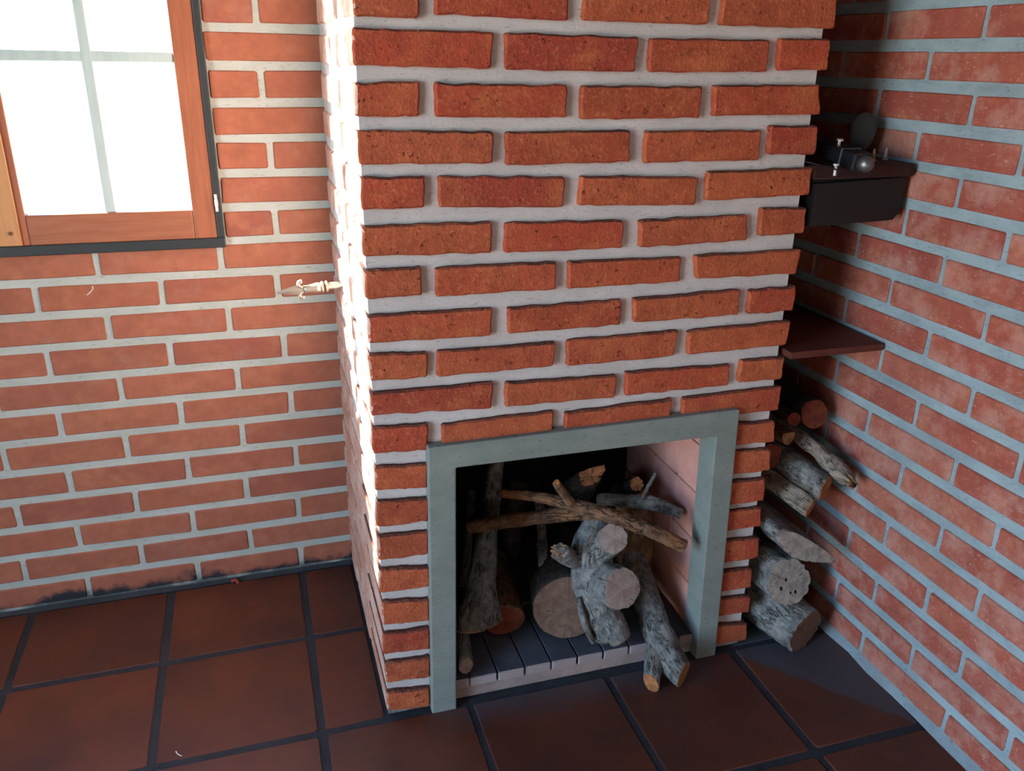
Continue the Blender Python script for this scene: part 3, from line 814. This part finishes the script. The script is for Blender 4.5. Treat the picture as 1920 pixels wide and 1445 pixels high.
log('stub', None, None, [(0.523, 0.10, 0.276, 0.033), (0.532, 0.065, 0.318, 0.034), (0.541, 0.024, 0.366, 0.033)], 'bark_grey', 107, parent=ctr, end='cut_grey', n1=(-0.1, -0.8, 0.6), amp=0.05, ridge=0.08)
log('stub', None, None, [(0.525, 0.075, 0.226, 0.048), (0.537, 0.02, 0.243, 0.050), (0.549, -0.026, 0.260, 0.049)], 'bark_grey', 109, parent=ctr, end='cut_grey', n1=(0.15, -0.95, 0.30), amp=0.05, ridge=0.06, seg=36)
log('stub', None, None, [(0.506, 0.09, 0.279, 0.024), (0.465, 0.076, 0.290, 0.021), (0.425, 0.062, 0.330, 0.021)], 'bark_grey', 111, parent=ctr, end='cut_tan', rough_end=0.005, jag1=0.008, amp=0.12, ridge=0.12)
log('stub', None, None, [(0.540, 0.035, 0.160, 0.030), (0.556, 0.012, 0.120, 0.031), (0.570, 0.002, 0.092, 0.027)], 'bark_grey', 113, parent=ctr, end='cut_tan', n1=(0.45, -0.5, -0.75), amp=0.08, ridge=0.1)
log('bark_strip', None, None, [(0.468, 0.036, 0.208, 0.006), (0.478, 0.020, 0.150, 0.009), (0.503, 0.018, 0.086, 0.006)], 'bark_grey', 115, parent=ctr, amp=0.1, ridge=0.1, seg=14)
out = log('forked_log', 'bluish grey forked branch sliding out of the hearth onto the floor tiles', 'log',
    [(0.692, 0.21, 0.176, 0.030), (0.684, 0.12, 0.133, 0.034), (0.674, 0.03, 0.092, 0.036), (0.676, -0.035, 0.060, 0.038), (0.695, -0.088, 0.033, 0.030)], 'bark_grey', 121, GF, end='cut_tan', n1=(0.55, -0.75, -0.05), amp=0.06, ridge=0.07, seg=32)
log('fork', None, None, [(0.668, -0.002, 0.072, 0.026), (0.634, -0.050, 0.044, 0.022), (0.614, -0.082, 0.021, 0.019)], 'bark_grey', 123, parent=out, end='cut_orange', n1=(-0.75, -0.6, -0.0), amp=0.05, ridge=0.06)
log('firewood_log', 'dark brown log standing against the right side of the hearth', 'log',
    [(0.703, 0.26, 0.340, 0.046), (0.706, 0.24, 0.223, 0.050), (0.700, 0.22, 0.108, 0.048)], 'bark_brown', 131, GF, amp=0.06, ridge=0.07)
br = log('branch', 'long crooked brown branch lying across the top of the hearth pile', 'branch',
    [(0.314, 0.17, 0.439, 0.010), (0.380, 0.13, 0.443, 0.012), (0.448, 0.09, 0.436, 0.014), (0.525, 0.055, 0.417, 0.017), (0.617, 0.03, 0.381, 0.018), (0.674, 0.015, 0.350, 0.017), (0.716, 0.0, 0.328, 0.015)], 'bark_brown', 137, GF, end='cut_tan', n1=(0.85, -0.45, -0.3), amp=0.08, ridge=0.14, seg=24)
log('stub', None, None, [(0.462, 0.083, 0.430, 0.012), (0.436, 0.072, 0.468, 0.010), (0.409, 0.060, 0.510, 0.009)], 'bark_brown', 139, parent=br, end='cut_orange', rough_end=0.002, amp=0.06, ridge=0.1, seg=18)
log('branch', 'smooth grey brown branch under the crooked branch, pointing left', 'branch',
    [(0.254, 0.24, 0.318, 0.016), (0.335, 0.19, 0.349, 0.017), (0.429, 0.15, 0.372, 0.018), (0.536, 0.11, 0.388, 0.017)], 'bark_brown', 149, GF, end='cut_tan', amp=0.05, ridge=0.05, seg=22)
b3 = log('branch', 'bluish grey branch with a thin upright twig, right of the pile', 'branch',
    [(0.600, 0.25, 0.338, 0.015), (0.648, 0.2, 0.354, 0.017), (0.695, 0.16, 0.362, 0.019), (0.735, 0.13, 0.357, 0.016), (0.762, 0.108, 0.348, 0.013)], 'bark_grey', 151, GF, end='cut_grey', amp=0.06, ridge=0.06, seg=22)
log('twig', None, None, [(0.680, 0.165, 0.370, 0.0065), (0.687, 0.15, 0.417, 0.0048), (0.698, 0.14, 0.454, 0.0036)], 'bark_grey', 153, parent=b3, end='cut_tan', amp=0.05, ridge=0.05, seg=10)
log('firewood_log', 'charred log with a freshly splintered orange end on top of the pile', 'log',
    [(0.530, 0.38, 0.263, 0.052), (0.544, 0.27, 0.375, 0.046), (0.549, 0.19, 0.451, 0.030)], 'bark_dark', 157, GF, end='cut_orange', rough_end=0.002, jag1=0.004, n1=(-0.45, -0.75, 0.25), amp=0.09, ridge=0.14, section=wedge)
log('firewood_log', 'charred branch with a small hollow yellow end at the back of the pile', 'log',
    [(0.722, 0.38, 0.267, 0.030), (0.700, 0.28, 0.339, 0.026), (0.680, 0.2, 0.396, 0.017)], 'bark_dark', 163, GF, end='cut_orange', rough_end=0.002, n1=(-0.3, -0.9, 0.2), amp=0.06, ridge=0.1)
log('firewood_log', 'grey barked log leaning in the left corner, cut slanting at its foot', 'log',
    [(0.420, 0.44, 0.600, 0.016), (0.362, 0.37, 0.430, 0.019), (0.312, 0.27, 0.290, 0.023), (0.268, 0.180, 0.190, 0.036), (0.250, 0.140, 0.150, 0.048), (0.240, 0.118, 0.122, 0.056)], 'bark_grey', 167, GF, end='cut_orange', n1=(0.05, -0.35, -1), amp=0.06, ridge=0.13, seg=36)
log('stick', 'thin stick leaning beside the left wall of the hearth', 'stick',
    [(0.275, 0.30, 0.383, 0.010), (0.251, 0.24, 0.284, 0.011), (0.226, 0.185, 0.188, 0.013)], 'bark_dark', 173, GF, end='cut_orange', seg=16)
log('firewood_log', 'reddish round log end low in the left of the hearth', 'log',
    [(0.352, 0.37, 0.108, 0.050), (0.330, 0.24, 0.108, 0.051), (0.314, 0.128, 0.108, 0.051)], 'bark_brown', 179, GF, end='cut_red', n1=(-0.1, -0.9, -0.25), amp=0.04, ridge=0.04, seg=32)
log('stick', 'short grey stick with a round end in the left front corner of the hearth', 'stick',
    [(0.205, 0.125, 0.098, 0.015), (0.199, 0.08, 0.086, 0.019), (0.193, 0.036, 0.074, 0.0165)], 'bark_grey', 181, GF, end='cut_grey', n1=(-0.1, -0.9, 0.3), amp=0.08, ridge=0.13, seg=20)
log('stick', 'dark stick hanging down behind the thick round log', 'stick',
    [(0.474, 0.35, 0.300, 0.012), (0.452, 0.26, 0.244, 0.013), (0.433, 0.19, 0.202, 0.0135)], 'bark_grey', 191, GF, end='cut_grey', amp=0.08, ridge=0.12, seg=16)
log('firewood_log', 'dark log standing upright at the back of the hearth', 'log',
    [(0.440, 0.42, 0.330, 0.024), (0.420, 0.40, 0.190, 0.025), (0.404, 0.38, 0.058, 0.026)], 'bark_dark', 193, GF)

GN = 'firewood stacked in the niche'
log('firewood_log', 'rough grey barked log lying on the floor at the bottom of the niche stack', 'log',
    [(1.000, 0.25, 0.066, 0.060), (1.012, 0.08, 0.066, 0.062), (1.046, -0.062, 0.062, 0.058)], 'bark_grey', 201, GN, end='cut_brown', n1=(0.30, -0.93, -0.10), amp=0.05, ridge=0.14, seg=40)
wormy = log('firewood_log', 'grey round log with worm holes in its face, second in the niche stack', 'log',
    [(0.992, 0.25, 0.182, 0.060), (1.000, 0.10, 0.186, 0.061), (1.010, -0.018, 0.186, 0.060)], 'bark_grey', 205, GN, end='cut_dusty', n1=(0.02, -0.95, 0.28), amp=0.03, ridge=0.11, seg=40)
face = wormy.children[0]
for hx, hy, hr in ((-0.025, -0.012, 0.0048), (0.002, -0.028, 0.0032), (0.016, -0.028, 0.0044), (-0.010, 0.008, 0.0040)):
    hv = [(hx + hr * 0.8 * math.cos(i * math.pi / 5), hy + hr * 1.15 * math.sin(i * math.pi / 5), z) for z in (-0.003, 0.0024) for i in range(10)]
    mesh_obj('worm_hole', hv, [tuple(range(10)), tuple(range(10, 20))] + [(i, (i + 1) % 10, 10 + (i + 1) % 10, 10 + i) for i in range(10)], MAT['hole'], face)
def poly_section(poly):
    # poly: (x, z) outline around 0,0; returns radius for the tube's angle (cos -> -x, sin -> z)
    def f(a):
        d = Vector((-math.cos(a), math.sin(a))); best = 0.001
        for i in range(len(poly)):
            p, q_ = Vector(poly[i]), Vector(poly[(i + 1) % len(poly)])
            e = q_ - p; den = d.x * e.y - d.y * e.x
            if abs(den) < 1e-9: continue
            t = (p.x * e.y - p.y * e.x) / den; s = (p.x * d.y - p.y * d.x) / den
            if t > 0 and -1e-6 <= s <= 1 + 1e-6: best = max(best, t)
        return best
    return f
seg_poly = [(-0.088, 0.048), (-0.085, 0.020), (-0.068, -0.010), (-0.040, -0.030), (-0.008, -0.043), (0.030, -0.052), (0.062, -0.056), (0.084, -0.058), (0.050, -0.026), (0.0, 0.010), (-0.045, 0.036)]
log('split_log', 'split log wedge with its flat side up, third from the floor in the niche', 'log',
    [(1.012, 0.28, 0.322, 1.0), (1.018, 0.12, 0.320, 1.0), (1.026, -0.045, 0.312, 1.0)], 'bark_grey', 211, GN, end='cut_dusty', n1=(0.0, -0.95, 0.22), section=poly_section(seg_poly), amp=0.015, ridge=0.05, seg=64, res=0.07)
log('split_log', 'narrow pale split log just above the half log in the niche', 'log',
    [(0.985, 0.24, 0.425, 0.026), (1.005, 0.10, 0.412, 0.026), (1.034, -0.02, 0.396, 0.024)], 'bark_bleached', 217, GN, end='cut_tan', section=wedge, roll=-0.6, n1=(0.5, -0.8, -0.1), amp=0.05, ridge=0.06)
log('firewood_log', 'dark log with an orange cut end in the middle of the niche stack', 'log',
    [(1.030, 0.24, 0.462, 0.034), (1.050, 0.11, 0.452, 0.034), (1.076, -0.012, 0.438, 0.032)], 'bark_grey', 223, GN, end='cut_orange', n1=(0.5, -0.8, -0.1), amp=0.05, ridge=0.06)
log('branch', 'splintered pale branch sticking out furthest from the niche stack', 'branch',
    [(1.055, 0.22, 0.540, 0.017), (1.082, 0.12, 0.514, 0.019), (1.098, 0.05, 0.498, 0.018), (1.112, 0.0, 0.478, 0.024), (1.116, -0.04, 0.470, 0.015)], 'bark_bleached', 227, GN, end='cut_tan', rough_end=0.008, jag1=0.020, amp=0.13, ridge=0.16)
log('firewood_log', 'large brown round log end in the shade at the top of the niche stack', 'log',
    [(1.100, 0.32, 0.588, 0.036), (1.092, 0.09, 0.588, 0.036)], 'bark_dark', 229, GN, end='cut_red', n1=(-0.1, -0.95, 0.2))
log('firewood_log', 'small round brown log end beside the largest shaded end atop the niche stack', 'log',
    [(1.030, 0.32, 0.580, 0.017), (1.034, 0.088, 0.582, 0.017)], 'bark_dark', 233, GN, end='cut_red', n1=(-0.1, -0.95, 0.2), seg=20)
log('split_log', 'small split log tucked by the chimney near the top of the niche stack', 'log',
    [(0.985, 0.30, 0.545, 0.022), (1.008, 0.066, 0.550, 0.022)], 'bark_brown', 239, GN, end='cut_tan', section=wedge, n1=(0.2, -0.9, 0.1), seg=22)
log('firewood_log', 'dark log lying against the chimney under the small split log in the niche', 'log',
    [(0.968, 0.30, 0.495, 0.032), (0.972, 0.075, 0.497, 0.032)], 'bark_dark', 241, GN, end='cut_red', n1=(0.1, -0.95, 0.1))

# ---------------------------------------------------------------- shelves in the niche
sh = MB().box(W + 0.002, XR - 0.003, -0.012, 0.46, 0.781, 0.797).build('shelf', MAT['shelf_wood'], None, (1.046, 0, 0.781), 0.0015)
tag(sh, 'plain dark red wooden shelf halfway up the niche above the firewood', 'shelf')
# upper board with a rounded front corner at the wall
pts = [(W + 0.002, -0.008), (1.125, -0.016)]
for i in range(7):
    a = -math.pi / 2 + math.pi / 2 * i / 6
    pts.append((1.150 + 0.020 * math.cos(a), 0.004 + 0.020 * math.sin(a)))
pts += [(XR - 0.003, 0.46), (W + 0.002, 0.46)]
n = len(pts)
us = mesh_obj('shelf', [(x - 1.046, y, z - 1.172) for z in (1.172, 1.197) for x, y in pts], [tuple(range(n)), tuple(range(n, 2 * n))] + [(i, (i + 1) % n, n + (i + 1) % n, n + i) for i in range(n)], MAT['shelf_dark'], None, (1.046, 0, 1.172))
tag(us, 'dark wooden shelf high in the niche carrying black tools', 'shelf')
# black box hung below the upper shelf
bx = empty('black_box', (1.04, 0.03, 1.075))
tag(bx, 'flat black box hanging under the front of the upper shelf', 'box')
p = [(0.928, 1.160), (1.156, 1.169), (1.150, 1.094), (1.137, 1.079), (0.929, 1.073)]
vs = [(x, -0.004, z) for x, z in p] + [(x, 0.10, z) for x, z in p]
mesh_obj('front_panel', [(x - 1.04, (y - 0.03) if y < 0.05 else 0.012 - 0.03, z - 1.075) for x, y, z in vs], [(0, 1, 2, 3, 4), (5, 9, 8, 7, 6)] + [(i, i + 5, (i + 1) % 5 + 5, (i + 1) % 5) for i in range(5)], MAT['black_plastic'], bx)
MB().box(0.934, 1.140, 0.012, 0.10, 1.082, 1.171).build('body', MAT['black_plastic'], bx, (1.04, 0.03, 1.075), 0.002)
MB().box(0.926, 1.158, -0.0055, 0.012, 1.1705, 1.1720).build('rim', MAT['grey_metal'], bx, (1.04, 0.03, 1.075))

# clamp-like black tool lying on the shelf with its tip over the edge
tool = empty('hand_tool', (1.02, 0.05, 1.22))
tag(tool, 'black metal hand tool with a domed tip lying over the edge of the upper shelf', 'tool')
tip = Vector((1.004, -0.064, 1.203)); back = Vector((1.000, 0.150, 1.236))
ax = (tip - back).normalized(); sx_ = ax.cross(Vector((0, 0, 1))).normalized(); uz = sx_.cross(ax)
MB().obox(back.lerp(tip, 0.36), ax, sx_, uz, 0.155, 0.040, 0.030).build('body', MAT['tool_black'], tool, tuple(world_loc(tool)), 0.004)
MB().obox(back.lerp(tip, 0.81), ax, sx_, uz, 0.044, 0.046, 0.035).build('end_block', MAT['tool_black'], tool, tuple(world_loc(tool)), 0.004)
MB().obox(back.lerp(tip, 0.705), ax, sx_, uz, 0.004, 0.048, 0.037).build('clamp_ring', MAT['grey_metal'], tool, tuple(world_loc(tool)), 0.001)
MB().lathe(back.lerp(tip, 0.90), ax, [(0, 0.0165), (0.012, 0.0165), (0.018, 0.015), (0.023, 0.011), (0.026, 0.006), (0.027, 0.001)], 20).build('domed_tip', MAT['grey_metal'], tool, tuple(world_loc(tool)), 0, True)
MB().lathe(back.lerp(tip, 0.52) + uz * 0.015, uz, [(0, 0.003), (0.009, 0.003), (0.0092, 0.007), (0.012, 0.007)], 12).build('bolt', MAT['steel'], tool, tuple(world_loc(tool)))
# flat bar lying across the left corner of the shelf
bar = empty('flat_bar', (0.925, -0.02, 1.20))
tag(bar, 'grey flat metal bar with a small bolt jutting past the chimney bricks', 'bar')
a, b = Vector((0.884, -0.026, 1.2085)), Vector((0.962, -0.034, 1.1895))
axb = (b - a).normalized(); sy_ = axb.cross(Vector((0, 0, 1))).normalized()
MB().obox((a + b) / 2, axb, sy_, sy_.cross(axb), (b - a).length, 0.020, 0.0025).build('strip', MAT['tool_black'], bar, tuple(world_loc(bar)), 0.0006)
MB().lathe(a.lerp(b, 0.82) - Vector((0, 0.002, 0.012)), (0, 0, 1), [(0, 0.003), (0.020, 0.003), (0.0202, 0.006), (0.0235, 0.006)], 10).build('bolt', MAT['steel'], bar, tuple(world_loc(bar)))

def screw(x, y, mat, label):
    o = empty('screw', (x, y, 1.1972)); tag(o, label, 'screw', 'two screws standing on the shelf')
    prof = [(0, 0.0062), (0.002, 0.0062), (0.0026, 0.0050)]
    d = 0.0026
    for i in range(6):
        r = 0.0052 - 0.0004 * i
        prof += [(d + 0.0008, r), (d + 0.0018, r - 0.0017), (d + 0.0030, r - 0.0017)]; d += 0.0034
    prof += [(d + 0.002, 0.0012)]
    MB().lathe((x, y, 1.1972), (0, 0, 1), prof, 14).build('thread', MAT[mat], o, (x, y, 1.1972))
    MB().lathe((x, y, 1.1970), (0, 0, 1), [(0, 0.0074), (0.0016, 0.0074)], 14).build('head', MAT[mat], o, (x, y, 1.1970))
screw(1.112, 0.058, 'brass', 'brass coloured screw standing upright on the upper shelf, left of its twin')
screw(1.150, 0.066, 'steel', 'silver screw standing upright on the upper shelf, nearest the wall')

# dark rounded grip leaning on the wall behind the screws
gp = empty('rounded_grip', (1.13, 0.12, 1.197))
tag(gp, 'black rounded paddle shaped grip leaning on the wall above the upper shelf', 'handle')
cx, cy, cz = 1.112, 0.105, 1.250
fwd = Vector((-0.55, -0.80, 0.1)).normalized(); sid = fwd.cross(Vector((0.15, 0, 1))).normalized(); upv = sid.cross(fwd)
def disc(w, h, d0, d1, lean=0.0, rimw=1.0):
    vs, fs = [], []
    S = 28
    for d in (d0, d1):
        for i in range(S):
            a_ = 2 * math.pi * i / S
            ww = w * (1.0 + 0.18 * math.sin(a_))
            vs.append(Vector((cx, cy, cz)) + sid * ww * math.cos(a_) + upv * h * math.sin(a_) + fwd * d)
    fs = [tuple(range(S)), tuple(range(S, 2 * S))] + [(i, (i + 1) % S, S + (i + 1) % S, S + i) for i in range(S)]
    return vs, fs
g0 = world_loc(gp)
vs, fs = disc(0.026, 0.044, -0.006, 0.004); r1 = mesh_obj('rim', [v - g0 for v in vs], fs, MAT['tool_black'], gp, smooth=False)
vs, fs = disc(0.021, 0.038, 0.003, 0.007); r2 = mesh_obj('pad', [v - g0 for v in vs], fs, MAT['black_plastic'], gp)
MB().obox((cx + 0.002, cy + 0.004, 1.208), sid, fwd, upv, 0.016, 0.010, 0.030).build('stem', MAT['tool_black'], gp, tuple(g0), 0.002)

# ---------------------------------------------------------------- spear shaped finial on the flank of the chimney
fn = empty('spear_finial', (0.0, 0.472, 0.885))
tag(fn, 'small pale metal spear finial poking out of the sunny side of the chimney', 'finial')
F0 = Vector((0.006, 0.472, 0.8865)); F1 = Vector((-0.153, 0.472, 0.8745))
fa = (F1 - F0).normalized(); fl = tuple(world_loc(fn))
MB().lathe(F0, fa, [(0, 0.0085), (0.034, 0.0085)], 16).build('rod', MAT['finial_metal'], fn, fl, 0, False)
for d in (0.034, 0.044):
    MB().lathe(F0 + fa * d, fa, [(0, 0.009), (0.002, 0.0135), (0.0055, 0.0135), (0.0075, 0.009)], 18).build('collar', MAT['finial_metal'], fn, fl)
MB().lathe(F0 + fa * 0.051, fa, [(0, 0.0115), (0.010, 0.0118), (0.022, 0.0098), (0.032, 0.0085), (0.040, 0.009)], 18).build('socket', MAT['finial_metal'], fn, fl, 0, True)
# blade: flat four sided leaf that tapers to a point
e1 = Vector((0, 0, 1)); e1 = (e1 - fa * e1.dot(fa)).normalized(); e2 = fa.cross(e1)
vs = []; fs = []
for d, wv, tv in ((0.086, 0.006, 0.004), (0.102, 0.0125, 0.005), (0.125, 0.0085, 0.004), (0.1585, 0.0003, 0.0003)):
    p = F0 + fa * d
    vs += [p + e1 * wv, p + e2 * tv, p - e1 * wv, p - e2 * tv]
for k in range(3):
    for i in range(4):
        fs.append((4 * k + i, 4 * k + (i + 1) % 4, 4 * k + 4 + (i + 1) % 4, 4 * k + 4 + i))
fs += [(0, 1, 2, 3), (12, 13, 14, 15)]
mesh_obj('blade', [v - Vector(fl) for v in vs], fs, MAT['finial_metal'], fn)
for sg in (1, -1):
    q0 = F0 + fa * 0.088; 
    pth = [tuple(q0) + (0.0045,), tuple(q0 + fa * 0.013 + e1 * sg * 0.010) + (0.0042,), tuple(q0 + fa * 0.012 + e1 * sg * 0.018) + (0.0045,), tuple(q0 + fa * 0.004 + e1 * sg * 0.0195) + (0.0052,)]
    v, f, inf = tube(pth, 5, 0, 0, 10)
    mesh_obj('scroll', [p - Vector(fl) for p in v], f, MAT['finial_metal'], fn, smooth=True)

# ---------------------------------------------------------------- crumbs
def thread(name, label, cat, pts, r, mat):
    v, f, inf = tube([tuple(p) + (r,) for p in pts], 9, 0.1, 0.1, 6)
    o0 = Vector(pts[0])
    tag(mesh_obj(name, [p - o0 for p in v], f, MAT[mat], None, o0), label, cat)
thread('lint', 'tiny curled white thread on the floor tile near the bottom left', 'lint', [[-0.4479, 0.0296, 0.0015], [-0.4441, 0.0206, 0.0018], [-0.4351, 0.0122, 0.0015]], 0.0012, 'lint')
thread('lint', 'tiny white plaster crumb stuck on a brick below the window', 'crumb', [[-0.5782, 0.6495, 0.8511], [-0.5689, 0.649, 0.8584], [-0.5631, 0.6493, 0.8658], [-0.5633, 0.6495, 0.8723]], 0.0013, 'lint')
thread('scrap', 'tiny red scrap at the foot of the brick wall', 'scrap', [[-0.3368, 0.64, 0.004], [-0.3252, 0.6433, 0.005], [-0.3196, 0.6297, 0.004]], 0.004, 'red_scrap')
